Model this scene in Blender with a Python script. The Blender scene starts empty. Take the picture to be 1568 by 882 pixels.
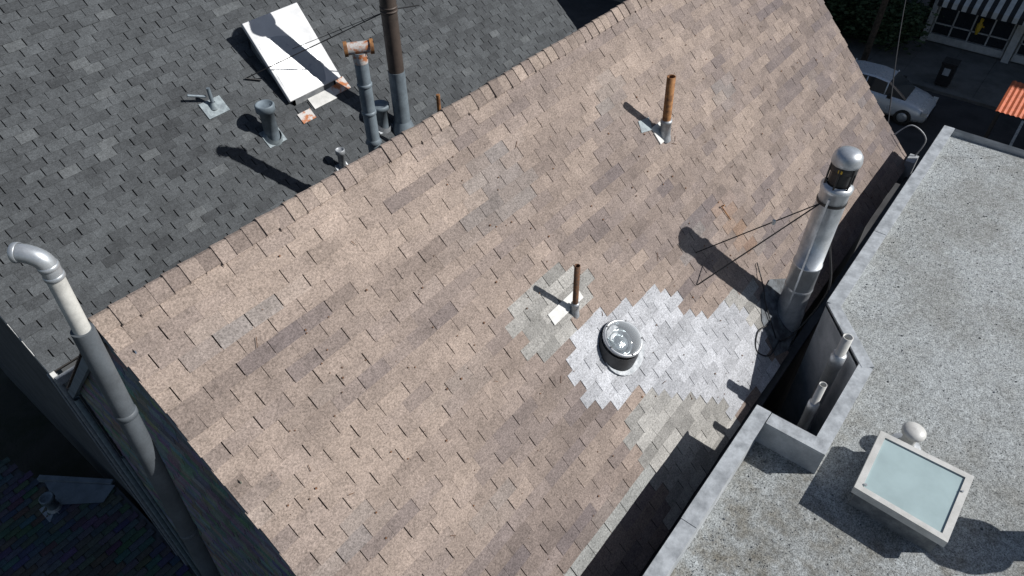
import bpy, math, random
from mathutils import Vector, Matrix, noise
random.seed(7)
V=Vector
GZ=-11.0          # street level relative to the brown ridge (everything is lifted by 11 m at the end)
AL=math.radians(45.45); TB=math.tan(AL)
BE=math.radians(41); TG=math.tan(BE)
scene=bpy.context.scene

# ------------------------------------------------------------------ materials
def new_mat(name):
    m=bpy.data.materials.new(name); m.use_nodes=True
    nt=m.node_tree; b=nt.nodes['Principled BSDF']
    return m,nt,b
def noise_n(nt,co,scale,detail=3,rough=.6):
    n=nt.nodes.new('ShaderNodeTexNoise'); n.inputs['Scale'].default_value=scale
    n.inputs['Detail'].default_value=detail; n.inputs['Roughness'].default_value=rough
    nt.links.new(co,n.inputs['Vector']); return n.outputs['Fac']
def remap(nt,s,a,b,c,d):
    n=nt.nodes.new('ShaderNodeMapRange'); nt.links.new(s,n.inputs[0])
    for i,v in enumerate((a,b,c,d)): n.inputs[i+1].default_value=v
    return n.outputs[0]
def mixc(nt,f,a,b,mode='MIX'):
    n=nt.nodes.new('ShaderNodeMix'); n.data_type='RGBA'; n.blend_type=mode
    for s,i in ((f,0),(a,6),(b,7)):
        if isinstance(s,(int,float)): n.inputs[i].default_value=s
        elif isinstance(s,(tuple,list)): n.inputs[i].default_value=(s[0],s[1],s[2],1)
        else: nt.links.new(s,n.inputs[i])
    return n.outputs[2]
def val2col(nt,s):
    n=nt.nodes.new('ShaderNodeCombineColor')
    for i in range(3): nt.links.new(s,n.inputs[i])
    return n.outputs[0]
def mult(nt,a,b):
    mu=nt.nodes.new('ShaderNodeMath'); mu.operation='MULTIPLY'; nt.links.new(a,mu.inputs[0]); nt.links.new(b,mu.inputs[1]); return mu.outputs[0]
def bump(nt,b,h,st,dist):
    n=nt.nodes.new('ShaderNodeBump'); n.inputs['Strength'].default_value=st; n.inputs['Distance'].default_value=dist
    nt.links.new(h,n.inputs['Height']); nt.links.new(n.outputs[0],b.inputs['Normal'])
def objco(nt): return nt.nodes.new('ShaderNodeTexCoord').outputs['Object']

def shingle_mat(name,lo=.62,hi=1.42,mid=.16,tint=None,st=.45):
    m,nt,b=new_mat(name); co=objco(nt)
    at=nt.nodes.new('ShaderNodeAttribute'); at.attribute_name='Col'
    g=noise_n(nt,co,62,4,.85); g1=noise_n(nt,co,24,3,.7); g2=noise_n(nt,co,3.2,6,.72)
    a=mult(nt,remap(nt,g,.33,.67,lo,hi),mult(nt,remap(nt,g1,.33,.67,1-mid,1+mid),remap(nt,g2,.3,.7,.76,1.2)))
    out=mixc(nt,1.0,at.outputs['Color'],val2col(nt,a),'MULTIPLY')
    if tint: out=mixc(nt,remap(nt,g1,.5,.70,0,st),out,mixc(nt,1.0,at.outputs['Color'],tint,'MULTIPLY'))
    nt.links.new(out,b.inputs['Base Color']); b.inputs['Roughness'].default_value=.93
    b.inputs['Specular IOR Level'].default_value=.25
    bump(nt,b,g,.6,.004); return m
def plain(name,col,rough=.6,metal=0,amt=.15,scale=12,col2=None,bs=.15,bd=.003,fine=60,spec=.5,cut=(.4,.65)):
    m,nt,b=new_mat(name); co=objco(nt)
    f=noise_n(nt,co,scale,5,.6); fi=noise_n(nt,co,fine,3,.6)
    c2=col2 if col2 else tuple(x*(1-2*amt) for x in col)
    mx=mixc(nt,remap(nt,f,cut[0],cut[1],0,1),col,c2)
    out=mixc(nt,1.0,mx,val2col(nt,remap(nt,fi,.3,.7,1-amt*.6,1+amt*.6)),'MULTIPLY')
    nt.links.new(out,b.inputs['Base Color']); b.inputs['Metallic'].default_value=metal
    nt.links.new(remap(nt,f,.3,.7,max(.05,rough-.1),min(1,rough+.12)),b.inputs['Roughness'])
    b.inputs['Specular IOR Level'].default_value=spec
    bump(nt,b,fi,bs,bd); return m

M_sh=shingle_mat('shingle_brown',.50,1.55,.22,(.50,.50,.52),.55); M_shg=shingle_mat('shingle_gray',.6,1.42)
M_under=plain('felt_underlay',(.040,.036,.034),.95)
M_galv=plain('galvanised_steel',(.60,.63,.66),.38,.6,.14,5,(.40,.43,.46),.08,.003)
M_ring=plain('bright_aluminium',(.60,.62,.64),.32,.6,.08,8,None,.05)
M_galvd=plain('blue_gray_pipe_paint',(.20,.245,.28),.55,.15,.15,5,(.13,.16,.185))
M_brownpipe=plain('brown_flue_paint',(.085,.066,.056),.6,.2,.2,6)
M_rust=plain('rusty_pipe',(.36,.17,.06),.8,.1,.25,14,(.15,.07,.035),.5,.003)
M_rustw=plain('rust_stained_white',(.50,.48,.46),.7,.0,.2,9,(.40,.14,.05),.4,.003,cut=(.44,.56))
M_rustd=plain('dark_rusty_pipe',(.10,.06,.04),.8,.2,.3,20,(.2,.09,.04),.5,.003)
M_lead=plain('lead_flashing',(.38,.40,.42),.5,.3,.14,14,(.24,.26,.28),.3,.004)
M_leadb=plain('blue_gray_flashing',(.25,.30,.32),.6,.1,.14,14,(.16,.19,.21),.3,.004)
M_white=plain('white_paint',(.60,.60,.58),.45,0,.09,5,(.46,.46,.44),.1,.002)
M_lid=plain('white_hatch_paint',(.60,.61,.62),.5,0,.05,4,(.53,.54,.55),.05,.002)
M_whited=plain('weathered_white_paint',(.44,.46,.48),.6,0,.14,3,(.28,.30,.32),.25,.004)
M_curb=plain('shade_gray_curb',(.13,.14,.15),.8,0,.2,7,(.24,.25,.25),.4,.005)  # dark gray carries the shade of the curb sides
M_black=plain('black_metal',(.02,.02,.022),.5)
M_tar=plain('tar_patch',(.05,.055,.06),.75,0,.3,8,(.16,.18,.20),.6,.008)
M_rubber=plain('black_cable',(.025,.025,.027),.6)
M_wall=plain('dark_painted_siding',(.09,.095,.10),.8,0,.15,2)
M_trim=plain('blue_gray_trim',(.20,.235,.27),.6,0,.15,3)
M_stucco=plain('stucco_wall',(.30,.29,.27),.9,0,.1,3)
M_asph=plain('asphalt',(.05,.05,.052),.9,0,.2,1.2,(.035,.035,.037),.5,.01)
M_conc=plain('concrete_sidewalk',(.17,.165,.155),.9,0,.12,1.5,(.11,.11,.10),.3,.005)
M_earth=plain('yard_ground',(.05,.045,.035),.95,0,.3,1,(.03,.035,.02),.5,.02)
M_line=plain('road_paint',(.65,.65,.6),.7,0,.2,8)
M_orange=plain('orange_metal_roof',(.62,.15,.06),.55,0,.15,6)
M_tire=plain('tire_rubber',(.02,.02,.02),.8)
M_leaf=plain('leaves',(.045,.075,.025),.7,0,.3,3,(.02,.04,.012))
M_bark=plain('bark',(.09,.065,.045),.9,0,.3,10,None,.8,.02)
M_yellow=plain('yellow_sign',(.75,.48,.04),.6)
def glass(name,col,rough=.08,spec=.8):
    m,nt,b=new_mat(name); co=objco(nt); f=noise_n(nt,co,3,4)
    nt.links.new(mixc(nt,remap(nt,f,.35,.7,0,1),col,tuple(x*.85 for x in col)),b.inputs['Base Color'])
    b.inputs['Roughness'].default_value=rough; b.inputs['Specular IOR Level'].default_value=spec
    return m
M_glassd=glass('dark_window_glass',(.02,.026,.032))
M_acryl=glass('frosted_skylight_glass',(.40,.51,.52),.22)
M_paint=plain('silver_car_paint',(.62,.66,.70),.28,.3,.03,2,None,0,.001)
def clear_dome():
    m,nt,b=new_mat('clear_acrylic_dome')
    b.inputs['Base Color'].default_value=(.8,.84,.87,1); b.inputs['Roughness'].default_value=.05
    tr=nt.nodes.new('ShaderNodeBsdfTransparent'); mx=nt.nodes.new('ShaderNodeMixShader')
    lw=nt.nodes.new('ShaderNodeLayerWeight'); lw.inputs[0].default_value=.4
    mr=remap(nt,lw.outputs['Facing'],0,1,.10,.55)
    nt.links.new(mr,mx.inputs[0]); nt.links.new(tr.outputs[0],mx.inputs[1]); nt.links.new(b.outputs[0],mx.inputs[2])
    nt.links.new(mx.outputs[0],nt.nodes['Material Output'].inputs['Surface']); return m
M_clear=clear_dome()
def flatroof_mat():
    m,nt,b=new_mat('mineral_cap_sheet'); co=objco(nt)
    g=noise_n(nt,co,60,4,.85); big=noise_n(nt,co,.8,5,.6); mid=noise_n(nt,co,3.2,4,.65); g2=noise_n(nt,co,17,4,.75)
    vo=nt.nodes.new('ShaderNodeTexVoronoi'); vo.inputs['Scale'].default_value=26; nt.links.new(co,vo.inputs['Vector'])
    sx=nt.nodes.new('ShaderNodeSeparateXYZ'); nt.links.new(co,sx.inputs[0])
    c=mixc(nt,remap(nt,big,.42,.62,0,1),(.355,.378,.385),(.285,.298,.295))
    dirt=mult(nt,remap(nt,mid,.42,.66,0,.85),remap(nt,sx.outputs[0],3.2,6.0,1,.15))
    c=mixc(nt,dirt,c,(.16,.145,.115))
    c=mixc(nt,remap(nt,vo.outputs['Distance'],.1,.24,.8,0),c,(.09,.09,.085))
    c=mixc(nt,1.0,c,val2col(nt,mult(nt,remap(nt,g,.35,.65,.35,1.7),remap(nt,g2,.35,.65,.75,1.25))),'MULTIPLY')
    nt.links.new(c,b.inputs['Base Color']); b.inputs['Roughness'].default_value=.95
    b.inputs['Specular IOR Level'].default_value=.2
    bump(nt,b,g,.8,.012); return m
M_flat=flatroof_mat()

# ------------------------------------------------------------------ mesh helper
class MB:
    def __init__(s): s.v=[];s.f=[];s.m=[];s.c=[];s.sm=[]
    def add(s,vs,fs,mi=0,col=(1,1,1),smooth=False):
        o=len(s.v); s.v+= [tuple(p) for p in vs]; s.c+=[col]*len(vs)
        for f in fs: s.f.append([i+o for i in f]); s.m.append(mi); s.sm.append(smooth)
    def box(s,a,b,mi=0,col=(1,1,1),mat=None):
        x0,y0,z0=a;x1,y1,z1=b
        p=[V(q) for q in((x0,y0,z0),(x1,y0,z0),(x1,y1,z0),(x0,y1,z0),(x0,y0,z1),(x1,y0,z1),(x1,y1,z1),(x0,y1,z1))]
        if mat: p=[mat@q for q in p]
        s.add(p,[(0,3,2,1),(4,5,6,7),(0,1,5,4),(1,2,6,5),(2,3,7,6),(3,0,4,7)],mi,col)
    def lathe(s,prof,org,ax=(0,0,1),seg=28,mi=0,smooth=True,cap=True):
        ax=V(ax).normalized(); t=V((1,0,0)) if abs(ax.x)<.9 else V((0,1,0))
        u=ax.cross(t).normalized(); w=ax.cross(u); org=V(org)
        vs=[];n=len(prof)
        for r,h in prof:
            for i in range(seg):
                a=2*math.pi*i/seg; vs.append(org+ax*h+(u*math.cos(a)+w*math.sin(a))*r)
        fs=[]
        for j in range(n-1):
            for i in range(seg):
                k=(i+1)%seg; fs.append((j*seg+i,j*seg+k,(j+1)*seg+k,(j+1)*seg+i))
        s.add(vs,fs,mi,smooth=smooth)
        if cap: s.add(vs[-seg:],[tuple(range(seg))],mi)
    def cyl(s,p0,p1,r0,r1=None,seg=20,mi=0,cap=True):
        p0=V(p0);p1=V(p1);r1=r0 if r1 is None else r1
        s.lathe([(r0,0),(r1,(p1-p0).length)],p0,p1-p0,seg,mi,True,cap)
    def tube(s,pts,r,seg=10,mi=0,sub=6):
        P=[V(p) for p in pts]; Q=[]
        for i in range(len(P)-1):
            a=P[max(i-1,0)];b=P[i];c=P[i+1];d=P[min(i+2,len(P)-1)]
            for k in range(sub):
                t=k/sub; Q.append(.5*((2*b)+(c-a)*t+(2*a-5*b+4*c-d)*t*t+(3*b-a-3*c+d)*t**3))
        Q.append(P[-1]); vs=[];prev=None
        for i,q in enumerate(Q):
            d=(Q[min(i+1,len(Q)-1)]-Q[max(i-1,0)]).normalized()
            if prev is None: u=d.orthogonal().normalized()
            else: u=(prev-d*prev.dot(d)).normalized()
            prev=u; w=d.cross(u)
            for k in range(seg):
                a=2*math.pi*k/seg; vs.append(q+(u*math.cos(a)+w*math.sin(a))*r)
        fs=[(j*seg+i,j*seg+(i+1)%seg,(j+1)*seg+(i+1)%seg,(j+1)*seg+i) for j in range(len(Q)-1) for i in range(seg)]
        fs+= [tuple(range(seg))[::-1],tuple(range((len(Q)-1)*seg,len(Q)*seg))]
        s.add(vs,fs,mi,smooth=True)
    def build(s,name,mats,parent=None,bevel=0):
        me=bpy.data.meshes.new(name); me.from_pydata(s.v,[],s.f)
        if not isinstance(mats,(list,tuple)): mats=[mats]
        for m in mats: me.materials.append(m)
        me.polygons.foreach_set('material_index',s.m); me.polygons.foreach_set('use_smooth',s.sm)
        ca=me.color_attributes.new('Col','FLOAT_COLOR','POINT')
        ca.data.foreach_set('color',[x for c in s.c for x in (c[0],c[1],c[2],1.0)])
        me.update(); ob=bpy.data.objects.new(name,me); scene.collection.objects.link(ob)
        if parent: ob.parent=parent
        if bevel:
            b=ob.modifiers.new('bevel','BEVEL'); b.width=bevel; b.segments=2; b.limit_method='ANGLE'
        return ob
def empty(name):
    e=bpy.data.objects.new(name,None); scene.collection.objects.link(e); e.empty_display_size=.3; return e
def bz(y): return -TB*abs(y)                # brown roof height
def gz(y): return -3.38+(y-3.7)*TG          # gray roof height
def lerp(a,b,t): return tuple(x+(y-x)*t for x,y in zip(a,b))
def inpoly(x,y,P):
    r=False;n=len(P)
    for i in range(n):
        x1,y1=P[i];x2,y2=P[(i+1)%n]
        if (y1>y)!=(y2>y) and x<(x2-x1)*(y-y1)/(y2-y1)+x1: r=not r
    return r

# three-tab shingles laid course by course
def shingles(mb,P0,u,v,n,ul,vl,colf,keep=lambda a,b:True,e=.143,w=.305,sag=lambda a,b:0,jit=.004,gap=.012,jag=.0,th=.008):
    P0=V(P0);u=V(u);v=V(v);n=V(n); rows=int(vl/e+.5)
    for r in range(rows):
        s0=r*e; off=(r%2)*.5*w+random.uniform(-.03,.03); rj=random.uniform(-.005,.005)
        c=-1; blk=random.random(); st=-random.uniform(0,jag); g0=gap; first=True
        while True:
            a=c*w+off; b=a+w; c+=1
            if (c+r)%3==0: blk=random.random()
            if b<=.05: continue
            if a>=ul-.03: break
            g1=gap*(random.uniform(.5,1.25) if random.random()<.78 else .2)
            a1=st if first else max(a+g0/2,st); first=False
            b1=min(b-g1/2,ul+random.uniform(0,jag)); g0=g1
            if b1-a1<.02: continue
            ca=(a+b)/2; cb=s0+e*.5
            if not keep(ca,cb): continue
            s1=s0+e+rj+random.uniform(-jit,jit); top=s0-.02
            hb=th+random.uniform(-.002,.003)+(random.uniform(0,.010) if random.random()<.06 else 0); ht=.002
            def pt(q,t,h): return P0+u*q+v*t+n*(h+sag(q,t))
            d1=random.uniform(-.003,.003)
            vs=[pt(a1,top,ht),pt(b1,top,ht),pt(b1,s1+d1,hb),pt(a1,s1-d1,hb),pt(a1,top,-.006),pt(b1,top,-.006),pt(b1,s1+d1,-.006),pt(a1,s1-d1,-.006)]
            mb.add(vs,[(0,3,2,1),(3,7,6,2),(0,4,7,3),(1,2,6,5)],0,colf(ca,cb,blk))

# ------------------------------------------------------------------ BROWN HOUSE
brown=empty('brown_shingle_house')
LX=12.2; d_dn=V((0,-math.cos(AL),-math.sin(AL))); nb=V((0,-math.sin(AL),math.cos(AL)))
WHITE=[(4.71,-2.06),(5.0,-2.1),(5.32,-2.33),(5.27,-2.5),(5.5,-2.66),(5.89,-2.72),(6.2,-2.96),(6.45,-3.30),(6.1,-3.6),(5.4,-3.52),(4.97,-3.46),(4.68,-3.18),(4.36,-3.0),(4.15,-2.75),(3.85,-2.66),(3.45,-2.60),(3.20,-2.42),(3.22,-2.10),(3.6,-1.96),(3.96,-1.94),(4.4,-1.98)]
GR=[[(3.02,-1.42),(3.5,-1.38),(4.08,-1.44),(4.26,-1.74),(3.8,-1.82),(3.41,-1.92),(3.04,-1.8)],
    [(3.7,-2.70),(4.17,-2.7),(4.4,-2.93),(4.75,-3.1),(5.05,-3.4),(5.0,-3.7),(3.3,-3.7),(3.45,-3.1),(3.40,-2.84)],
    [(6.0,-2.72),(6.6,-2.86),(7.0,-3.3),(6.5,-3.4),(6.1,-2.98)]]
def brown_col(x,s,blk):
    y=-s*math.cos(AL)
    if inpoly(x,y,WHITE):
        k=random.uniform(.80,1.10); return (.435*k,.445*k,.468*k)
    for i,g in enumerate(GR):
        if inpoly(x,y,g):
            k=random.uniform(.75,1.25); return (.30*k,.292*k,.275*k)
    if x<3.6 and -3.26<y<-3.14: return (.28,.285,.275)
    tan=(.325,.262,.222); dk=(.172,.140,.126); pur=(.160,.134,.130); gr=(.205,.205,.208)
    nz=noise.noise(V((x*.45,s*3.4,3.1)))*.55+noise.noise(V((x*1.7,s*2.2,9)))*.40+noise.noise(V((x*.3,s*.5,77)))*.4+noise.noise(V((x*3.5,s*4.2,19)))*.25
    nz+=(blk-.5)*.24+random.uniform(-.10,.10)
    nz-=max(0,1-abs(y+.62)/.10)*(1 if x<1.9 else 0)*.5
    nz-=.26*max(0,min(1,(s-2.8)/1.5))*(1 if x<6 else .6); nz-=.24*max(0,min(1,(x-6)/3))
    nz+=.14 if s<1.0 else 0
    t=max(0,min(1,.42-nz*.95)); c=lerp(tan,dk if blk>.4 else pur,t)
    gg=noise.noise(V((x*.9,s*2.4,22)))*.6+.35*math.exp(-((x-3.6)**2/.8+(y+.8)**2/.12))
    if gg>.22: c=lerp(c,gr,min(.6,(gg-.22)*3)*random.uniform(.4,1))
    rs=math.exp(-((x-6.95-(y+2.1)*-.1)**2)/.02)*(1 if -2.6<y<-2.0 else 0)
    c=lerp(c,(.33,.17,.07),rs*.3)
    k=random.uniform(.95,1.05); return tuple(q*k for q in c)
def bsag(a,b): return noise.noise(V((a*.6,b*.7,1)))*.020+noise.noise(V((a*2.1,b*2.3,5)))*.007
mb=MB()
eave=lambda a: 3.64 if a<6.6 else 3.47
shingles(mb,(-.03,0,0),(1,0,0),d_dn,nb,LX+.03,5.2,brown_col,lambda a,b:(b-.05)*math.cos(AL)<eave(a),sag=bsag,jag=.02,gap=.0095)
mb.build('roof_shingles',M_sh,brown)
mb=MB()                                        # deck under shingles + back slope
def slab(mb,p,n,th,mi=0):
    q=[V(a) for a in p]; n=V(n); lo=[a-n*th for a in q]; m=len(q)
    mb.add(q+lo,[tuple(range(m)),tuple(range(2*m-1,m-1,-1))]+[(i,i+m,(i+1)%m+m,(i+1)%m) for i in range(m)],mi)
def rp(x,y,o=0): return V((x,y,bz(y)))+nb*o
slab(mb,[rp(-.02,0,-.030),rp(-.02,-3.6,-.030),rp(6.6,-3.6,-.030),rp(6.6,-3.44,-.030),rp(LX,-3.44,-.030),rp(LX,0,-.030)],nb,.06)
mb.build('roof_deck',M_under,brown)
mb=MB()                                        # loose grit, nail heads and twigs caught on the slope
for i in range(260):
    x=random.uniform(.2,11.8); s=random.uniform(.3,4.9); y=-s*math.cos(AL); c=V((x,y,bz(y)))+nb*(.012+bsag(x+.03,s)); r=random.uniform(.003,.009)
    mb.box((-r,-r,0),(r,r,r*.8),0,mat=Matrix.Translation(c)@nb.to_track_quat('Z','Y').to_matrix().to_4x4()@Matrix.Rotation(random.random()*3,4,'Z'))
for i in range(26):
    x=random.uniform(.5,11.5); s=random.uniform(.4,4.8); y=-s*math.cos(AL); c=V((x,y,bz(y)))+nb*.014; a=random.random()*3; l=random.uniform(.02,.06)
    dv=V((1,0,0))*math.cos(a)+d_dn*math.sin(a); mb.cyl(c-dv*l,c+dv*l,.003,seg=5)
mb.build('roof_debris',M_rustd,brown)
nbb=V((0,math.sin(AL),math.cos(AL)))
mb=MB(); shingles(mb,(-.03,0,0),(1,0,0),(0,math.cos(AL),-math.sin(AL)),nbb,LX+.03,5.0,lambda a,b,k:lerp((.33,.25,.2),(.2,.15,.13),random.random()))
mb.build('back_slope_shingles',M_sh,brown)
mb=MB(); slab(mb,[V((-.02,0,0))-nbb*.03,V((LX,0,0))-nbb*.03,V((LX,3.5,bz(3.5)))-nbb*.03,V((-.02,3.5,bz(3.5)))-nbb*.03],nbb,.06)
mb.build('back_slope_deck',M_under,brown)
mb=MB(); x=-.04                            # ridge caps
while x<LX:
    k=random.uniform(.78,1.08); blk=random.random(); c=lerp((.33,.268,.226),(.20,.162,.146),blk*.8)
    c=tuple(q*k for q in c); wd=.145+random.uniform(-.014,.014); x1=x+.30; h0=.012;h1=.028+random.uniform(-.003,.012)
    sg=lambda q,t:bsag(q+.03,t)
    vs=[]
    for xx,h in((x+random.uniform(-.008,.008),h1),(min(x1,LX+.02),h0)):
        vs+= [V((xx,0,0))+d_dn*wd+nb*(h+sg(xx,wd)),V((xx,-.012,h*1.1+sg(xx,0)*.7)),V((xx,.012,h*1.1+sg(xx,0)*.7)),V((xx,wd*math.cos(AL),-wd*math.sin(AL)))+nbb*h]
    lo=[V(v)-V((0,0,.03)) for v in vs[:4]]
    mb.add(vs+lo,[(0,1,5,4),(1,2,6,5),(2,3,7,6),(0,8,9,1),(1,9,10,2),(2,10,11,3)],0,c)
    a0=vs[0];a4=vs[4]; mb.add([a0,a4,a4-nb*.03,a0-nb*.03],[(0,3,2,1)],0,c)
    x+=.146
mb.build('ridge_caps',M_sh,brown)
def prism(mb,x0,x1,prof,mi=0):
    n=len(prof); a=[(x0,y,z) for y,z in prof]; b=[(x1,y,z) for y,z in prof]
    mb.add(a+b,[tuple(range(n)),tuple(range(2*n-1,n-1,-1))]+[(i,i+n,(i+1)%n+n,(i+1)%n) for i in range(n)],mi)
mb=MB(); prism(mb,.08,12.0,[(-3.3,GZ),(-3.3,-3.50),(0,-.14),(3.36,-3.56),(3.36,GZ)]); mb.build('walls',M_wall,brown)
mb=MB(); shingles(mb,(.06,3.36,-.1),(0,-1,0),(0,0,-1),(-1,0,0),6.66,9.5,
    lambda a,b,k:tuple(q*random.uniform(.7,1.25) for q in lerp((.24,.255,.26),(.16,.17,.175),k)),
    lambda a,b:(b+.1-.03)>TB*abs(3.36-a)+.1,e=.15,w=.22,gap=.010,th=.012)
mb.build('gable_wall_shingles',M_shg,brown)
mb=MB()
for sgn in(-1,1):                               # barge boards
    yy=sgn*3.55
    p=[V((-.035,sgn*.02,-.07)),V((-.035,yy,bz(yy)-.06)),V((-.035,yy,bz(yy)-.21)),V((-.035,sgn*.02,-.22))]
    q=[a+V((.05,0,0)) for a in p]
    mb.add(p+q,[(0,1,2,3),(7,6,5,4),(0,4,5,1),(1,5,6,2),(2,6,7,3)])
mb.build('barge_boards',M_trim,brown)
mb=MB(); mb.box((.0,-3.70,-3.86),(12.1,-3.58,-3.72),0); mb.build('eave_gutter',M_black,brown)
mb=MB(); mb.box((.0,3.44,-3.72),(12.1,3.56,-3.60),0); mb.cyl((-.02,3.40,-3.7),(-.02,3.40,-10.9),.04); mb.cyl((-.02,2.9,-4.6),(-.02,2.9,-10.9),.025)
mb.build('back_gutter',M_leadb,brown)
mb=MB()
for yy in(-1.9,.9):
    for zz in(-9.9,-6.6):
        mb.box((12.0,yy-.6,zz),(12.06,yy+.6,zz+1.7),0); mb.box((12.055,yy-.52,zz+.08),(12.075,yy+.52,zz+1.62),1)
mb.build('front_windows',[M_white,M_glassd],brown)

# ------------------------------------------------------------------ GRAY HOUSE
gray=empty('gray_shingle_house')
ng=V((0,-math.sin(BE),math.cos(BE))); dg=V((0,-math.cos(BE),-math.sin(BE))); YR=8.7
GL=(YR-3.66)/math.cos(BE)
def gray_col(a,b,k):
    t=noise.noise(V((a*.8,b*1.2,40)))*.4+(random.random()-.5)*.9+(k-.5)*.5
    c=lerp((.092,.100,.106),(.052,.056,.060),max(0,min(1,.5-t*.7)))
    if random.random()<.03: c=(.105,.113,.118)
    return c
gsag=lambda a,b:noise.noise(V((a*.5,b*.6,71)))*.015
mb=MB(); shingles(mb,(-.06,YR,gz(YR)),(1,0,0),dg,ng,12.35,GL,gray_col,sag=gsag,jag=.015,gap=.016,e=.135,w=.27); mb.build('roof_shingles_gray',M_shg,gray)
mb=MB()
slab(mb,[V((-.04,YR,gz(YR)))-ng*.024,V((-.04,3.7,gz(3.7)))-ng*.024,V((12.27,3.7,gz(3.7)))-ng*.024,V((12.27,YR,gz(YR)))-ng*.024],ng,.08)
ngb=V((0,math.sin(BE),math.cos(BE)))
slab(mb,[V((-.04,YR,gz(YR)-.02)),V((12.27,YR,gz(YR)-.02)),V((12.27,13.7,gz(3.7))),V((-.04,13.7,gz(3.7)))],ngb,.08)
mb.build('roof_deck_gray',M_under,gray)
mb=MB(); prism(mb,.08,12.1,[(3.85,GZ),(3.85,-3.40),(YR,gz(YR)-.2),(13.5,-3.40),(13.5,GZ)]); mb.build('walls_gray',M_wall,gray)
mb=MB()
p=[V((-.075,3.66,-3.42)),V((-.075,YR,gz(YR)-.03)),V((-.075,YR,gz(YR)-.16)),V((-.075,3.66,-3.55))]; q=[a+V((.06,0,0)) for a in p]
mb.add(p+q,[(3,2,1,0),(4,5,6,7),(0,4,7,3),(2,6,5,1),(3,7,6,2),(0,1,5,4)])
mb.build('barge_board_gray',M_white,gray)
mb=MB(); mb.box((-.06,3.60,-3.55),(12.1,3.655,-3.43)); mb.cyl((-.03,3.80,-3.5),(-.03,3.80,-10.9),.04); mb.tube([(-.05,4.1,-3.7),(-.06,4.05,-5.2),(-.05,4.12,-7.5),(-.05,4.05,-10.9)],.018)
mb.build('gutter_and_downspout',M_lead,gray)

# low rear roof in the yard
low=empty('rear_extension'); mb=MB()
LR=[(.0,-2.5),(.0,6.4),(-.9,7.7),(-1.3,9.5),(-6.5,9.5),(-6.5,-2.5)]
def lz(x,y): return -9+.06*x
mb.add([(x,y,lz(x,y)-.02) for x,y in LR]+[(x,y,GZ) for x,y in LR],[tuple(range(6))[::-1]]+[(i,(i+1)%6,(i+1)%6+6,i+6) for i in range(6)])
mb.build('extension_walls',M_wall,low)
mb=MB(); shingles(mb,(-6.5,9.4,-9.39+.0),V((1,0,.06)).normalized(),(0,-1,0),V((-.06,0,1)).normalized(),6.45,11.8,lambda a,b,k:tuple(q*random.uniform(.6,1.3) for q in (.085,.09,.10)),lambda a,b:inpoly(-6.5+a,9.4-b,LR),gap=.02,th=.014)
mb.build('extension_shingles',M_shg,low)
mb=MB(); mb.box((0,0,0),(1.55,.10,.12),0,mat=Matrix.Translation((-.92,7.7,-9.05))@Matrix.Rotation(math.atan2(-1.3,.9),4,'Z'))
mb.add([(0,6.35,-8.96),(-.85,7.6,-9.0),(-.95,6.9,-9.02),(-.35,6.2,-8.99)],[(0,1,2,3)]); mb.build('edge_trim',M_trim,low)
def cap_vent(name,p,h,r,mat,plate=None,n=V((0,0,1)),pm=None,capr=1.35):
    mb=MB(); p=V(p)
    mb.lathe([(r,-.1),(r,h*.78),(r*1.02,h*.78),(r*capr,h*.80),(r*capr,h*.97),(r*capr*.9,h),(r*capr*.8,h*.985),(r*.8,h*.92),(.001,h*.95)],p,mi=0,cap=False)
    mb.lathe([(r*1.6,-.02),(r*1.05,.09)],p,n,mi=1,cap=False)
    if plate:
        u=V((1,0,0)); v=n.cross(u).normalized(); a,b=plate
        q=[p+u*i*a+v*j*b+n*.02 for i,j in((-1,-1),(1,-1),(1,1),(-1,1))]
        mb.add(q,[(0,1,2,3)],1)
        mb.add(q+[x-n*.02 for x in q],[(0,4,5,1),(1,5,6,2),(2,6,7,3),(3,7,4,0)],1)
    return mb.build(name,[mat,pm or M_lead])
cap_vent('roof_vent',(-1.0,6.9,-9.08),.42,.10,M_galvd,(.22,.22))

# ------------------------------------------------------------------ FLAT-ROOF BUILDING
flat=empty('flat_roof_building'); ZP=-2.72
fz=lambda x:-3.12+.035*(x-4)
FP=[(-6,-3.90),(4.5,-3.90),(4.5,-4.55),(5.9,-4.55),(6.72,-3.90),(12.25,-3.90),(12.45,-16),(-6,-16)]
mb=MB(); mb.add([(x,y,fz(x)) for x,y in FP],[tuple(range(8))[::-1]]); mb.build('flat_roof_surface',M_flat,flat)
mb=MB()
WP=[(-6,-3.80),(4.57,-3.80),(4.57,-4.47),(5.87,-4.47),(6.64,-3.80),(12.30,-3.80),(12.55,-16),(-6,-16)]
mb.add([(x,y,ZP-.03 if i<6 else ZP-.2) for i,(x,y) in enumerate(WP)]+[(x,y,GZ) for x,y in WP],[(i,i+8,(i+1)%8+8,(i+1)%8) for i in range(8)],0)
mb.build('outer_walls',M_whited,flat)
mb=MB()
IP=[(-6,-3.93),(4.43,-3.93),(4.43,-4.62),(5.95,-4.62),(6.78,-3.93),(12.2,-3.93),(12.4,-16)]
mb.add([(x,y,ZP-.03) for x,y in IP]+[(x,y,fz(x)-.03) for x,y in IP],[(i,i+1,i+8,i+7) for i in range(6)],0)
mb.build('parapet_inner_face',M_whited,flat)
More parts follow.
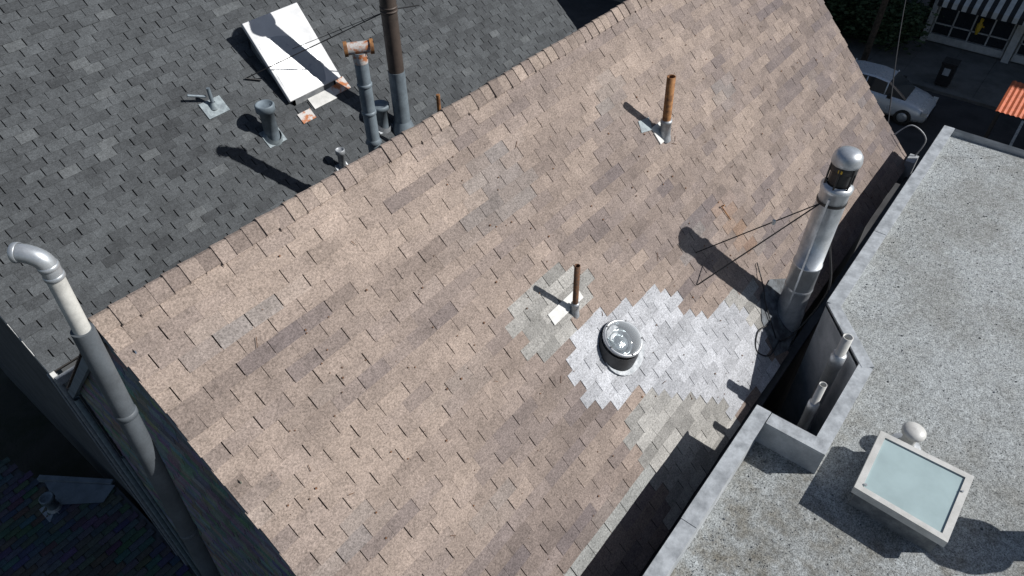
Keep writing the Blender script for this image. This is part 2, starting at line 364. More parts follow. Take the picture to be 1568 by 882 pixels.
def capseg(mb,a,b,w,z0,z1,th=.035,ext=.0):
    a=V((*a,0));b=V((*b,0)); d=(b-a).normalized(); s=V((-d.y,d.x,0))*w/2; a=a-d*ext;b=b+d*ext
    L=(b-a).length; k=max(1,int(L/1.6))
    for i in range(k):
        p=a+(b-a)*(i/k)+d*.003; q=a+(b-a)*((i+1)/k)-d*.003; dz=.004*(i%2); j=V((-d.y,d.x,0))*random.uniform(-.006,.006); j2=V((-d.y,d.x,0))*random.uniform(-.006,.006)
        zz0=z0+(z1-z0)*i/k+dz; zz1=z0+(z1-z0)*(i+1)/k+dz
        vs=[p-s+j,p+s+j,q+s+j2,q-s+j2]; zz=[zz0,zz0,zz1,zz1]
        top=[V((v.x,v.y,z)) for v,z in zip(vs,zz)]; bot=[t-V((0,0,th)) for t in top]
        mb.add(top+bot,[(0,3,2,1),(4,5,6,7),(0,1,5,4),(1,2,6,5),(2,3,7,6),(3,0,4,7)])
mb=MB()
capseg(mb,(-6,-3.865),(4.595,-3.865),.17,ZP,ZP)
capseg(mb,(4.50,-3.955),(4.50,-4.625),.17,ZP+.004,ZP+.004)
capseg(mb,(4.59,-4.545),(5.93,-4.545),.16,ZP,ZP)
capseg(mb,(5.915,-4.57),(6.72,-3.86),.15,ZP+.004,ZP+.004)
capseg(mb,(6.70,-3.865),(12.25,-3.865),.17,ZP,ZP-.0)
capseg(mb,(12.33,-3.95),(12.52,-16),.16,ZP-.12,ZP-.15)
M_cap=plain('weathered_metal_coping',(.47,.50,.525),.5,.1,.18,6,(.27,.29,.31),.3,.004,30)
mb.build('parapet_coping',M_cap,flat)
mb=MB(); mb.box((4.5,-4.5,-6.2),(6.7,-3.4,-6.1)); mb.build('light_well_floor',M_tar,flat)
mb=MB()
for i in range(2600):
    x=random.uniform(2.5,12);y=-4.0-abs(random.gauss(0,.9))*random.random()-(random.random()*2.5 if random.random()<.6 else 0); s=random.uniform(.004,.009)*(1.9 if random.random()<.05 else 1)
    if 4.3<x<6.9 and y>-4.7: continue
    c=V((x,y,fz(x)+s*.3)); R=Matrix.Rotation(random.random()*6,3,'Z')
    vs=[c+R@V(q)*s for q in((-1,-.8,-.4),(1,-.7,-.4),(.9,.9,-.4),(-.8,.8,-.4),(-.1,.1,.8))]
    mb.add(vs,[(0,1,4),(1,2,4),(2,3,4),(3,0,4)])
mb.build('roof_grit',M_tar,flat)

# square skylight on the flat roof
sk=empty('flat_roof_skylight'); mb=MB()
K=[(5.13,-5.0),(5.15,-5.92),(4.24,-5.90),(4.28,-5.01)]; cx=sum(k[0] for k in K)/4; cy=sum(k[1] for k in K)/4; zt=-2.76
def ring(sc,z): return [V((cx+(x-cx)*sc,cy+(y-cy)*sc,z)) for x,y in K]
def band(mb,A,B,mi): mb.add(A+B,[(i,(i+1)%4,(i+1)%4+4,i+4) for i in range(4)],mi)
o=ring(.93,-3.2);o2=ring(.93,zt-.10);band(mb,o2,o,1)
a=ring(1.03,zt-.10);b=ring(1.03,zt);c=ring(.88,zt);d=ring(.88,zt-.02); band(mb,o2,a,0);band(mb,b,a,0);band(mb,c,b,0);band(mb,d,c,0)
mb.add(ring(.88,zt-.018),[(3,2,1,0)],2)
mb.build('frame_and_glass',[M_white,M_curb,M_acryl],sk)
mb=MB(); mb.lathe([(.016,0),(.016,.012)],(4.36,-5.08,zt)); mb.lathe([(.012,0),(.012,.012)],(4.9,-5.88,zt)); mb.build('screws',M_lead,sk)
mb=MB(); mb.lathe([(.075,-.1),(.075,.24)],(5.40,-5.28,-3.07),mi=0); mb.lathe([(.05,.22),(.118,.225),(.128,.25),(.124,.275),(.10,.30),(.05,.315),(.001,.32)],(5.40,-5.28,-3.07),mi=0,cap=False)
mb.lathe([(.17,.0),(.085,.03)],(5.40,-5.28,-3.07),mi=1,cap=False)
mb.build('mushroom_vent',[M_white,M_lead])
mb=MB(); mb.lathe([(.16,0),(.16,.75),(.28,.78),(.31,.92),(.25,1.07),(.001,1.15)],(5.30,-7.1,-3.08)); mb.build('offscreen_shadow_caster',M_galv)  # vent shape out of view, added for its shadow on the flat roof
def open_pipe(name,p0,p1,r,mats,sleeve=.35,sr=1.35,plate=None,n=None):
    mb=MB(); p0=V(p0);p1=V(p1);d=(p1-p0).normalized();L=(p1-p0).length
    mb.lathe([(r,-.1),(r,L),(r*.82,L),(r*.82,L-.25)],p0,d,20,0,cap=False)
    mb.lathe([(r*.8,L-.2),(.001,L-.2)],p0,d,20,2,False,False)
    if sleeve: mb.lathe([(r*sr*1.25,-.03),(r*sr*1.05,.05),(r*sr,sleeve*.9),(r*sr*1.12,sleeve*.9),(r*sr*1.1,sleeve),(r*1.01,sleeve+.01)],p0,d,20,1,cap=False)
    if plate:
        n=V(n);u=V((1,0,0));v=n.cross(u).normalized();off,a,b=plate;c=p0+v*off[1]+u*off[0]
        q=[c+u*i*a+v*j*b+n*(.026) for i,j in((-1,-1),(1,-1),(1,1),(-1,1))]
        mb.add(q+[x-n*.02 for x in q],[(0,1,2,3),(0,4,5,1),(1,5,6,2),(2,6,7,3),(3,7,4,0)],3)
    return mb.build(name,mats)
open_pipe('drain_vent_pipe',(5.85,-4.22,-4.6),(5.90,-4.24,-2.40),.06,[M_white,M_galv,M_rustd],1.9,1.3)
open_pipe('drain_vent_pipe',(5.20,-4.25,-4.4),(5.24,-4.26,-2.62),.045,[M_white,M_galv,M_rustd],1.45,1.3)

# ------------------------------------------------------------------ THINGS ON THE BROWN ROOF
open_pipe('plumbing_vent_pipe',(6.60,-1.20,bz(-1.20)),(6.57,-1.17,-.355),.055,[M_rust,M_lead,M_black,M_white],.26,1.25,((-.03,.09),.13,.12),nb)
mb=MB(); q=[V((x,y,bz(y)))+nb*.022 for x,y in((6.30,-.93),(6.52,-.96),(6.45,-1.07),(6.24,-1.03))]; mb.add(q+[a-nb*.02 for a in q],[(3,2,1,0),(0,1,5,4),(1,2,6,5),(2,3,7,6),(3,0,4,7)]); mb.build('flashing_patch',M_leadb,brown)
open_pipe('plumbing_vent_pipe',(3.75,-1.80,bz(-1.80)),(3.74,-1.79,-1.12),.032,[M_rustd,M_lead,M_black,M_white],.16,1.35,((-.06,.14),.27,.07),nb)
# tubular skylight
mb=MB(); c=V((4.02,-2.235,bz(-2.235))); ax=V((-.02,-.36,.93)).normalized(); u=V((1,0,0))
q=[c+nb*.024+ (u*math.cos(a)*.33+nb.cross(u)*math.sin(a)*.30)+ d_dn*.08+u*.03 for a in [i*math.pi/14 for i in range(28)]]
mb.add(q+[x-nb*.02 for x in q],[tuple(range(28))]+[(i,i+28,(i+1)%28+28,(i+1)%28) for i in range(28)],1)
mb.lathe([(.295,-.14),(.27,.02),(.238,.12),(.240,.135)],c-u*.025,ax,44,0,cap=False)
mb.lathe([(.232,.13),(.240,.135),(.240,.160),(.228,.174),(.212,.175),(.20,.16)],c,ax,44,2,cap=False)
mb.lathe([(.20,.165),(.195,.07)],c,ax,44,2,cap=False)
mb.lathe([(.195,.072),(.16,.085),(.12,.085),(.115,.06),(.06,.075),(.001,.088)],c,ax,44,3,True,False)
for i in range(5):
    a=i*math.pi*2/5+.5; mb.lathe([(.010,0),(.010,.01)],c+ax*.172+u*math.cos(a)*.221+ax.cross(u)*math.sin(a)*.221,ax,10,0)
M_darkmet=plain('dark_flashing_cone',(.05,.053,.058),.45,.3,.15,6)
M_diff=plain('reflective_light_tube',(.46,.52,.54),.18,.6,.25,9,(.16,.20,.22),.7,.02,14)
mb.build('tubular_skylight',[M_darkmet,M_lead,M_ring,M_diff])
mb=MB(); mb.lathe([(.212*math.cos(t),.172+.085*math.sin(t)) for t in [i*math.pi/2/10 for i in range(10)]]+[(.001,.257)],c,ax,44,0,cap=False)
dm=mb.build('skylight_dome',M_clear); dm.parent=bpy.data.objects['tubular_skylight']

# big galvanised flue
fl=empty('metal_flue_chimney'); fx,fy=6.90,-3.36; zb=-4.05
mb=MB(); mb.lathe([(.20,0),(.20,.75),(.182,.80),(.180,1.62),(.186,1.62),(.186,1.65),(.174,1.65),(.170,2.80),(.185,2.81),(.19,2.86),(.165,2.88),(.14,2.90)],(fx,fy,zb),seg=40,cap=False)
mb.box((fx-.188,fy-.012,zb+.8),(fx-.170,fy+.012,zb+2.75),0)
mb.lathe([(.183,1.2),(.187,1.21),(.187,1.235),(.183,1.245)],(fx,fy,zb),seg=40,cap=False)
mb.build('flue_pipe',M_galv,fl)
mb=MB(); mb.lathe([(.12,2.88),(.12,3.14)],(fx,fy,zb),mi=0)
for i in range(6):
    a=i*math.pi/3; mb.cyl((fx+.155*math.cos(a),fy+.155*math.sin(a),zb+2.85),(fx+.155*math.cos(a),fy+.155*math.sin(a),zb+3.18),.012,mi=0,seg=6)
mb.lathe([(.14,3.08),(.155,3.085),(.155,3.19),(.14,3.195)],(fx,fy,zb),mi=0,cap=False)
mb.build('cap_cage',M_black,fl)
mb=MB(); mb.lathe([(.14,3.175),(.168,3.18),(.172,3.22),(.160,3.285),(.125,3.33),(.06,3.352),(.001,3.357)],(fx,fy,zb),cap=False); mb.build('cap_lid',M_galv,fl)
mb=MB(); mb.box((fx-.160,fy-.03,zb+3.11),(fx-.157,fy+.02,zb+3.15)); mb.build('cap_label',M_yellow,fl)
mb=MB(); A=V((fx-.15,fy+.08,-1.40))
for e,r in((V((5.94,-2.20,bz(2.20)+.02)),.008),(V((5.64,-2.42,bz(2.42)+.02)),.009)): mb.cyl(A,e,r,seg=8)
mb.lathe([(.176,0),(.180,.02),(.176,.04)],(fx,fy,-1.42),cap=False)
mb.build('brace_rods',M_black,fl)
mb=MB(); w=A.lerp(V((5.94,-2.20,bz(2.20))),.36); mb.lathe([(.02,0),(.026,.03),(.02,.06)],w-V((0,0,.03))); mb.build('brace_turnbuckle',M_white,fl)
mb=MB(); mb.tube([(fx+.19,fy-.05,-1.9),(fx+.22,fy-.18,-2.3),(fx+.14,fy-.33,-2.68),(fx+.05,fy-.33,-3.0),(fx-.25,fy-.2,-3.45),(fx-.5,fy-.1,-3.45)],.013)
mb.tube([(fx-.5,fy-.05,-3.42),(fx-.35,fy+.25,-3.08),(fx-.2,fy+.4,-2.92),(fx+.0,fy+.62,-2.76)],.008)
mb.tube([(fx-.5,fy-.1,-3.45),(fx-.8,fy-.1,-3.47),(fx-.95,fy+.05,-3.34),(fx-.75,fy+.15,-3.22),(fx-.5,fy+.1,-3.25)],.009)
mb.build('cable',M_rubber,fl)
mb=MB(); pts=[(6.35,-3.15),(6.6,-2.98),(6.95,-2.95),(7.3,-3.1),(7.4,-3.44),(6.5,-3.58),(6.2,-3.5)]
q=[V((x,y,bz(y)))+nb*.022 for x,y in pts]; mb.add(q,[tuple(range(len(q)))[::-1]]); mb.build('flue_base_tar',M_tar,fl)
mb=MB()
p=V((6.86,-2.06,bz(2.06)))+nb*.02; q=V((6.88,-2.22,bz(2.22)))+nb*.02
mb.cyl(p,q,.008,seg=8); mb.cyl(p,p+nb*.05,.010,seg=8); mb.build('rusty_roof_anchor',M_rust)

# tall pipe with elbow at the gable end
mb=MB(); t0=V((-.17,-.455,.84)); t1=V((-.34,-.43,-2.6)); dd=(t1-t0).normalized(); t2=t0+dd*10.5; tm=t0+dd*.50
mb.cyl(tm,t0,.054,seg=28,mi=0,cap=False); mb.cyl(t2,tm,.073,seg=28,mi=1)
for k in(1.4,3.1): mb.lathe([(.073,0),(.080,.006),(.080,.05),(.073,.056)],t0+dd*k,-dd,mi=1,cap=False)
L_=V((-.62,.78,0))
for k in(-.05,.03): mb.lathe([(.056,0),(.062,.005),(.062,.03),(.056,.035)],t0+V((0,0,k)),mi=2,cap=False)
e0=t0+V((0,0,.09)); pts=[t0-V((0,0,.02)),t0+V((0,0,.055)),e0+L_*.025+V((0,0,.02)),e0+L_*.085+V((0,0,.055)),e0+L_*.15+V((0,0,.065))]
mb.tube(pts,.058,22,2)
mb.lathe([(.060,0),(.064,.004),(.064,.03),(.060,.034)],pts[-1]-L_*.03,L_,mi=2,cap=False)
mb.build('tall_vent_pipe',[plain('cream_pipe_paint',(.56,.56,.53),.55,0,.12,5,(.42,.42,.40)),plain('dark_gray_jacket',(.10,.115,.13),.6,0,.15,4),M_galv])

# ------------------------------------------------------------------ THINGS ON THE GRAY ROOF
def gp(x,y,o=0): return V((x,y,gz(y)))+ng*o
cap_vent('roof_vent',gp(4.55,4.74),.60,.115,M_galvd,(.17,.15),ng,M_leadb)
cap_vent('roof_vent',gp(6.44,4.22),.40,.13,M_galvd,(.17,.15),ng)
cap_vent('roof_vent',gp(5.24,3.96),.40,.06,M_lead,(.12,.12),ng)
mb=MB(); p=gp(4.04,5.36); mb.cyl(p,p+V((0,0,.34)),.03,mi=0); mb.cyl(p+V((-.05,.05,.2)),p+V((-.3,.12,.3)),.02,mi=0)
mb.lathe([(.08,0),(.04,.10)],p,mi=1,cap=False)
u=V((1,0,0));v=ng.cross(u); q=[p+u*i*.19+v*j*.14+ng*.022 for i,j in((-1,-1),(1,-1),(1,1),(-1,1))]; mb.add(q+[x-ng*.02 for x in q],[(0,1,2,3),(0,4,5,1),(1,5,6,2),(2,6,7,3),(3,7,4,0)],1)
mb.build('tee_vent_pipe',[M_galvd,M_leadb])
mb=MB(); px,py=5.17,2.95; zt1=-.72
mb.cyl((px,py,bz(py)-.2),(px,py,zt1),.10,mi=0)
for zz in(-1.25,-1.7): mb.lathe([(.10,0),(.112,.01),(.112,.05),(.10,.06)],(px,py,zz),mi=0,cap=False)
mb.lathe([(.10,0),(.13,.02),(.10,.08)],(px,py,-2.2),mi=0,cap=False)
mb.cyl((px-.15,py+.11,zt1+.06),(px+.15,py-.11,zt1+.06),.085,mi=1,cap=False)
mb.lathe([(.10,-.16),(.105,-.12),(.105,.0)],(px,py,zt1),mi=1,cap=False)
mb.lathe([(.105,0),(.105,.05)],(px-.165,py+.124,zt1+.06),(.32,-.24,0),mi=2,cap=False); mb.lathe([(.105,0),(.105,.05)],(px+.125,py-.094,zt1+.06),(.32,-.24,0),mi=2,cap=False)
mb.build('tee_top_flue',[M_galvd,M_rustw,M_rust])
mb=MB(); px,py=6.74,4.0; zb2=gz(4.0)
mb.cyl((px,py,zb2-.2),(px,py,-1.95),.145,mi=0); mb.cyl((px,py,-1.95),(px,py,.35),.135,mi=1); mb.lathe([(.2,0),(.23,.1),(.14,.25)],(px,py,.4),mi=1)
mb.lathe([(.26,-.12),(.15,.22)],(px,py,zb2),mi=0,cap=False)
for zz in(-.92,-.86): mb.lathe([(.136,0),(.145,.004),(.145,.03),(.136,.034)],(px,py,zz),mi=1,cap=False)
B0=V((px,py,-.9)); mb.cyl(B0,gp(4.78,5.52,.02),.009,seg=8,mi=2); mb.cyl(B0,gp(5.6,5.6,.1),.005,seg=8,mi=2); mb.cyl(B0,B0+V((.45,-.25,.0)),.010,seg=8,mi=2)
mb.cyl(gp(4.78,5.52,.03),gp(5.0,5.42,.03),.014,seg=8,mi=2)
mb.build('tall_metal_flue',[M_galvd,M_brownpipe,M_black])
mb=MB(); mb.cyl((6.9,3.2,bz(3.2)),(6.9,3.2,-2.2),.035,mi=0); mb.build('plumbing_vent_pipe',M_rust)
# white skylight / hatch propped open
hs=empty('roof_hatch_skylight'); mb=MB()
h0=V((5.15,4.93,-2.17));h1=V((5.15,5.78,-1.06)); ex=V((1.12,0,0)); hn=ex.cross(h1-h0).normalized()
if hn.z<0: hn=-hn
Q=[h0,h0+ex,h1+ex,h1]; mb.add([a for a in Q]+[a-hn*.07 for a in Q],[(0,1,2,3),(7,6,5,4),(0,4,5,1),(1,5,6,2),(2,6,7,3),(3,7,4,0)],0)
hob=mb.build('hatch_lid',M_lid,hs,.012)
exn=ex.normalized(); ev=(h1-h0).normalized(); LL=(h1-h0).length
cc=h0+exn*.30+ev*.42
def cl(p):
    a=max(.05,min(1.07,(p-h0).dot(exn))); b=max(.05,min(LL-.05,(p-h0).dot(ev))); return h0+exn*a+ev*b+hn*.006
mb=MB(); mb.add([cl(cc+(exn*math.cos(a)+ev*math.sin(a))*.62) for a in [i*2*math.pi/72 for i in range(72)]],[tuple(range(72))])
mb.build('painted_reflection_disc',plain('reflection_gray',(.25,.29,.34),.3,0,.12,4,(.33,.37,.41),.05),hs)  # reflection on the lid, painted as a blue-gray disc
mb=MB()
def cb(y0,y1,h,mi):
    for (xa,xb,ya,yb) in((5.22,5.26,y0,y1),(6.10,6.14,y0,y1),(5.22,6.14,y0,y0+.04),(5.22,6.14,y1-.04,y1)):
        vs=[V((x,y,gz(y)+o)) for o in(-.05,h) for x,y in((xa,ya),(xb,ya),(xb,yb),(xa,yb))]
        mb.add(vs,[(4,5,6,7),(0,1,5,4),(1,2,6,5),(2,3,7,6),(3,0,4,7)],mi)
cb(4.95,5.85,.13,0); mb.cyl(gp(5.3,5.7,.1),h0+(h1-h0)*.85+V((.15,0,-.05)),.012,mi=1); mb.cyl(gp(6.0,5.7,.1),h0+(h1-h0)*.85+V((.9,0,-.05)),.012,mi=1)
mb.build('curb',[M_curb,M_galvd],hs)
mb=MB()
for x0,x1,y0,y1,c_ in((5.15,5.42,4.70,4.84,1),(5.5,6.0,4.80,4.96,0),(6.0,6.36,4.84,5.02,1)):
    q=[gp(x0,y0,.024),gp(x1,y0,.024),gp(x1,y1,.024),gp(x0,y1,.024)]; mb.add(q+[a-ng*.02 for a in q],[(0,1,2,3),(0,4,5,1),(1,5,6,2),(3,7,4,0)],c_)
mb.build('flashing',[M_white,M_rustw],hs)

# ------------------------------------------------------------------ STREET
mb=MB(); mb.add([(-250,-250,GZ-.02),(300,-250,GZ-.02),(300,250,GZ-.02),(-250,250,GZ-.02)],[(0,1,2,3)]); mb.build('ground',M_earth)
mb=MB(); mb.add([(15.5,-150,GZ),(31.6,-150,GZ),(31.6,150,GZ),(15.5,150,GZ)],[(0,1,2,3)]); mb.build('street',M_asph)
mb=MB()
for i in range(-20,21): mb.add([(23.4,i*4-1,GZ+.004),(23.55,i*4-1,GZ+.004),(23.55,i*4+1,GZ+.004),(23.4,i*4+1,GZ+.004)],[(0,1,2,3)])
for i in range(-12,12): mb.add([(27.4,i*6-.1+1,GZ+.004),(31.4,i*6-.1+1,GZ+.004),(31.4,i*6+1,GZ+.004),(27.4,i*6+1,GZ+.004)],[(0,1,2,3)])
mb.build('road_markings',M_line)
for (xa,xb) in((12.7,15.5),(31.6,36.4)):
    mb=MB(); j=-60.
    while j<60: mb.box((xa,j,GZ-.01),(xb,j+1.49,GZ+.13+random.uniform(0,.003))); j+=1.5
    mb.build('sidewalk',M_conc)
def house_across(name,y0,y1,h,wallm):
    e=empty(name); mb=MB(); mb.box((36.5,y0,GZ),(48,y1,GZ+h)); mb.build('house_walls',wallm,e)
    mb=MB(); mb.box((36.2,y0+.0,GZ+h),(48.2,y1,GZ+h+.25)); mb.build('cornice',M_whited,e)
    mb=MB(); w=(y1-y0)
    for fl_ in range(1,3):
        for k in range(3):
            yc=y0+w*(k+.5)/3; z=GZ+1.2+fl_*3.4
            mb.box((36.44,yc-.55,z-.1),(36.52,yc+.55,z+1.8),0); mb.box((36.42,yc-.45,z),(36.45,yc-.03,z+1.7),1); mb.box((36.42,yc+.03,z),(36.45,yc+.45,z+1.7),1)
    mb.build('upper_windows',[M_white,M_glassd],e); return e
wh=house_across('white_storefront_house',-8.2,.35,12.5,M_white)
mb=MB()
for (ya,yb) in((-3.05,.05),(-6.6,-3.55)):
    mb.box((36.40,ya,GZ+.55),(36.51,yb,GZ+2.2),1)
    for k in range(5):
        y=ya+(yb-ya)*k/4; mb.box((36.34,y-.03,GZ+.5),(36.42,y+.03,GZ+2.25),0)
    mb.box((36.34,ya-.035,GZ+.98),(36.41,yb+.035,GZ+1.03),0); mb.box((36.30,ya-.05,GZ+.2),(36.43,yb+.05,GZ+.52),0)
mb.box((36.1,-3.45,GZ),(36.42,-3.15,GZ+4.2),0); mb.box((36.1,.12,GZ),(36.42,.34,GZ+4.2),0)
mb.build('storefront',[M_white,M_glassd],wh)
mb=MB(); k=0; y=-7.9
while y<.1:
    mb.add([(36.45,y,GZ+3.1),(36.45,y+.2,GZ+3.1),(35.3,y+.2,GZ+2.35),(35.3,y,GZ+2.35)],[(0,1,2,3)],k%2); mb.add([(35.3,y,GZ+2.35),(35.3,y+.2,GZ+2.35),(35.3,y+.2,GZ+2.1),(35.3,y,GZ+2.1)],[(0,1,2,3)],k%2); k+=1;y+=.2
mb.build('striped_awning',[M_white,M_black],wh)
mb=MB(); mb.lathe([(.05,0),(.10,.2),(.12,.45),(.05,.55),(.07,.62),(.07,.7),(.001,.74)],(36.3,-1.75,GZ+.95)); mb.box((36.28,-1.95,GZ+1.3),(36.33,-1.8,GZ+1.36)); mb.build('hanging_sign',M_yellow,wh)
house_across('stucco_house',.6,8.2,12.0,M_stucco); house_across('gray_house',8.5,16,12.5,M_wall); house_across('tan_house',16.3,26,12,M_stucco); house_across('stucco_row_house',-16.5,-8.5,13,M_stucco); house_across('row_house',-26,-16.8,12.5,M_whited); house_across('corner_house',-38,-26.3,12.5,M_stucco)
def tree(x,y,h,r,n,zs=0.55):
    e=empty('street_tree'); mb=MB(); b=V((x,y,GZ))
    mb.cyl(b,b+V((.1,.05,h*zs)),.13,.08,seg=10)
    cl_=[]
    for i in range(8):
        a=i*2.4; q=b+V((math.cos(a)*r*.55,math.sin(a)*r*.55,h*(zs+.3*random.random()))); mb.cyl(b+V((.08,.04,h*zs*.76)),q,.05,.02,seg=7); cl_.append(q)
    mb.build('trunk_and_limbs',M_bark,e); mb=MB()
    for i in range(n):
        q=random.choice(cl_)+V((random.gauss(0,r*.3),random.gauss(0,r*.3),random.gauss(0,h*.11)))
        s=random.uniform(.06,.15); R=Matrix.Rotation(random.random()*6.3,3,'Z')@Matrix.Rotation(random.uniform(-1.2,1.2),3,'X')
        mb.add([q+R@V(t)*s for t in((-1,0,0),(0,-.6,.1),(1,0,0),(0,.6,.1))],[(0,1,2,3)])
    mb.build('foliage',M_leaf,e)
tree(34.6,1.9,2.9,1.6,6500,.3); tree(34.5,4.4,3.4,1.8,6500,.3); tree(34.4,7.0,4.6,1.9,4200,.4); tree(33.6,11.5,6,2.1,3500); tree(33.8,18.5,6,2.1,2500)
def car(x,y,paint,name='parked_car'):
    e=empty(name); mb=MB(); o=V((x,y,GZ))
    st=[(-2.2,.62,.35,.55),(-2.12,.76,.25,.68),(-1.75,.86,.22,.82),(-1.2,.89,.22,.92),(-.5,.90,.22,.98),(.6,.90,.22,1.0),(1.5,.89,.24,1.02),(1.95,.85,.28,1.0),(2.15,.76,.35,.92),(2.2,.66,.4,.7)]
    def sec(p,w,b,t): return [V((s*a,p,c)) for a,c,s in((w*.9,b,-1),(w,b+.15,-1),(w,(b+t)/2,-1),(w*.97,t-.06,-1),(w*.85,t,-1),(w*.45,t+.03,-1),(w*.45,t+.03,1),(w*.85,t,1),(w*.97,t-.06,1),(w,(b+t)/2,1),(w,b+.15,1),(w*.9,b,1))]
    vs=[];m=12
    for q in st: vs+=[o+a for a in sec(*q)]
    fs=[(i*m+j,i*m+(j+1)%m,(i+1)*m+(j+1)%m,(i+1)*m+j) for i in range(len(st)-1) for j in range(m)]+[tuple(range(m)),tuple(range((len(st)-1)*m,len(st)*m))[::-1]]
    mb.add(vs,fs,0,smooth=True); mb.build('body',paint,e)
    mb=MB(); gs=[(-1.25,.72,.93,.95),(-.45,.66,.98,1.42),(.1,.66,1.0,1.49),(.9,.65,1.0,1.47),(1.6,.62,1.0,1.33),(2.05,.66,1.0,1.03)]
    vs=[]
    for p,w,b,t in gs: vs+=[o+V(a) for a in((-w-.14*(t>1.1),p,b-.02),(-w+.04,p,t-.04),(-w*.8,p,t),(w*.8,p,t),(w-.04,p,t-.04),(w+.14*(t>1.1),p,b-.02))]
    for i in range(5):
        for j in range(5):
            roof=(j in(1,2,3)) and i in(1,2,3); mb.add([vs[i*6+j],vs[i*6+j+1],vs[(i+1)*6+j+1],vs[(i+1)*6+j]],[(0,1,2,3)],0 if roof else 1,smooth=False)
    for p in(-.45,.35,1.25):
        for s in(-1,1): mb.tube([o+V((s*.81,p,.98)),o+V((s*.64,p+.02,1.42))],.025,6,0,1)
    mb.build('cabin',[paint,M_glassd],e)
    mb=MB()
    for p in(-1.38,1.35):
        for s in(-1,1):
            c=o+V((s*.80,p,.32)); mb.lathe([(.20,.0),(.31,.0),(.325,.03),(.325,.17),(.31,.2),(.2,.2)],c-V((s*.1,0,0)),(s,0,0),24,0,cap=False); mb.lathe([(.2,.15),(.19,.19),(.05,.17),(.001,.18)],c-V((s*.1,0,0)),(s,0,0),24,1,cap=False)
    mb.build('wheels',[M_tire,M_galv],e)
    mb=MB()
    for s in(-1,1): mb.box(o+V((s*.72-.12,-2.17,.58)),o+V((s*.72+.1,-1.98,.72)),0); mb.box(o+V((s*.98-.08,-.75,.98)),o+V((s*.98+.08,-.6,1.1)),1)
    mb.box(o+V((-.35,-2.23,.42)),o+V((.35,-2.19,.55)),1)
    mb.build('lights_and_mirrors',[M_white,M_black],e)
car(28.9,.15,M_paint); car(29.1,6.6,plain('dark_car_paint',(.05,.06,.08),.3,.4,.03)); car(29.2,24.2,plain('white_car_paint',(.6,.6,.6),.3,0,.03)); car(29.1,-8.2,plain('blue_car_paint',(.05,.09,.18),.3,.3,.03))
mb=MB(); mb.box((32.0,-1.95,GZ+.2),(32.6,-1.4,GZ+1.1),0); mb.box((31.97,-1.98,GZ+1.1),(32.63,-1.37,GZ+1.17),0); mb.box((31.985,-1.8,GZ+.65),(31.998,-1.55,GZ+.95),1)
for yy in(-1.85,-1.5): mb.lathe([(.1,0),(.1,.05)],(32.55,yy,GZ+.23),(0,1,0),mi=0)
mb.build('trash_bin',[M_black,M_whited])
pk=empty('orange_parklet_canopy'); mb=MB(); nn=44
for i in range(nn):
    ya=-4.1-i*.08; yb=ya-.08; za=.03*(i%2);zb_=.03*((i+1)%2)
    mb.add([(26.3,ya,-8.62+za),(28.4,ya,-8.35+za),(28.4,yb,-8.35+zb_),(26.3,yb,-8.62+zb_)],[(0,3,2,1)])
mb.build('corrugated_roof',M_orange,pk)
mb=MB()
for xx in(26.4,28.3):
    for yy in(-4.2,-7.4): mb.box((xx-.05,yy-.05,GZ),(xx+.05,yy+.05,-8.65 if xx<27 else -8.4),1)
mb.box((25.9,-7.6,-10.0),(26.0,-4.4,-9.85)); mb.box((25.9,-7.6,-11.0),(26.0,-4.4,-10.4),1); mb.build('posts_and_rail',[M_white,M_black],pk)
pl=empty('power_lines'); mb=MB()
mb.tube([(12.3,-3.0,-3.4),(20,-1.2,-3.9),(30,1.2,-3.0)],.012,6); mb.tube([(12.3,6.5,-2.5),(20,7.5,-2.8),(31,8.4,-1.8)],.012,6); mb.build('wires',M_black,pl)
mb=MB(); mb.cyl((32,1.6,GZ),(32,1.6,-1.2),.14,.10); mb.cyl((32,8.6,GZ),(32,8.6,-1.0),.14,.10); mb.build('poles',M_bark,pl)
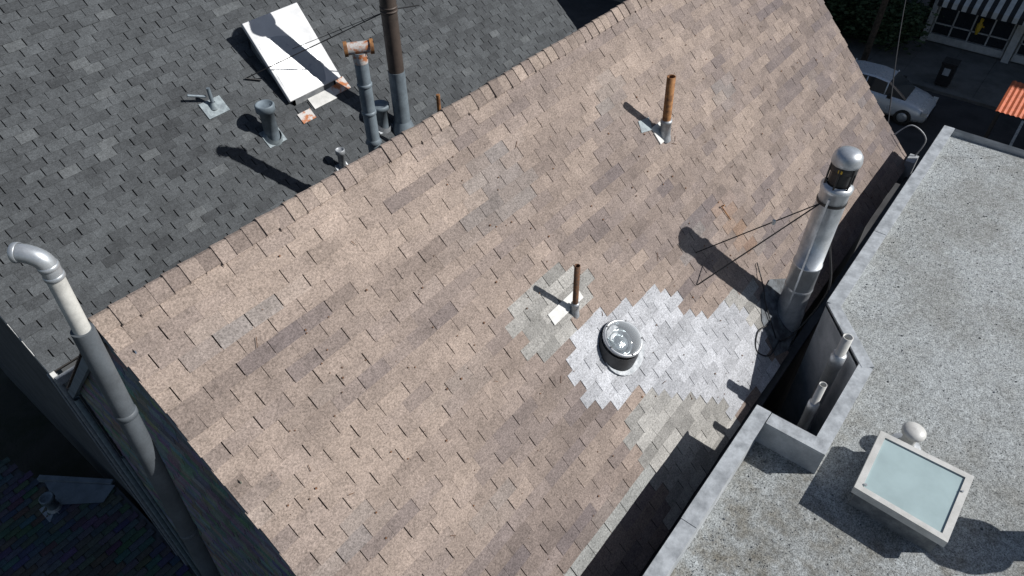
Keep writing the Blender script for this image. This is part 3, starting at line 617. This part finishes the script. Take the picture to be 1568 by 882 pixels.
mb=MB(); mb.box((11.95,-3.62,-3.9),(12.25,-3.47,-3.42)); mb.tube([(12.2,-3.55,-3.45),(12.3,-3.6,-3.1),(12.25,-3.3,-2.9),(12.1,-3.1,-3.1)],.012); mb.build('eave_return_block',M_whited,brown)

# ------------------------------------------------------------------ light
az=math.radians(-53.585); el=math.radians(37.534)
sv=V((math.cos(az)*math.cos(el),math.sin(az)*math.cos(el),math.sin(el)))
ld=bpy.data.lights.new('sun','SUN'); ld.energy=5.0; ld.angle=math.radians(.53); ld.color=(1,.975,.94)
so=bpy.data.objects.new('sun',ld); scene.collection.objects.link(so); so.rotation_euler=sv.to_track_quat('Z','Y').to_euler(); so.location=(20,-20,30)
w=bpy.data.worlds.new('World'); scene.world=w; w.use_nodes=True; nt=w.node_tree
bg=nt.nodes['Background']; sk_=nt.nodes.new('ShaderNodeTexSky'); sk_.sky_type='NISHITA'; sk_.sun_disc=False
sk_.sun_elevation=el; sk_.sun_rotation=math.atan2(sv.x,sv.y); nt.links.new(sk_.outputs[0],bg.inputs[0]); bg.inputs[1].default_value=.06
scene.view_settings.view_transform='Standard'; scene.view_settings.look='None'; scene.view_settings.exposure=0
# ------------------------------------------------------------------ camera
ps,th,ro=map(math.radians,(38.606,43.716,-.195))
R0=V((math.sin(ps),-math.cos(ps),0));h=V((math.cos(ps),math.sin(ps),0));z=V((0,0,1))
F=h*math.cos(th)-z*math.sin(th);U0=h*math.sin(th)+z*math.cos(th);R=R0*math.cos(ro)+U0*math.sin(ro);U=-R0*math.sin(ro)+U0*math.cos(ro)
cd=bpy.data.cameras.new('camera'); co_=bpy.data.objects.new('camera',cd); scene.collection.objects.link(co_)
cd.sensor_width=36; cd.lens=1081.15/1568*36; cd.clip_start=.1; cd.clip_end=1500
mw=Matrix.Identity(4)
for i in range(3): mw[i][0]=R[i];mw[i][1]=U[i];mw[i][2]=-F[i]
mw[0][3],mw[1][3],mw[2][3]=-.91,-4.64,3.74
co_.matrix_world=mw; scene.camera=co_
for ob in list(scene.objects):
    if ob.parent is None: ob.location.z+=11.0
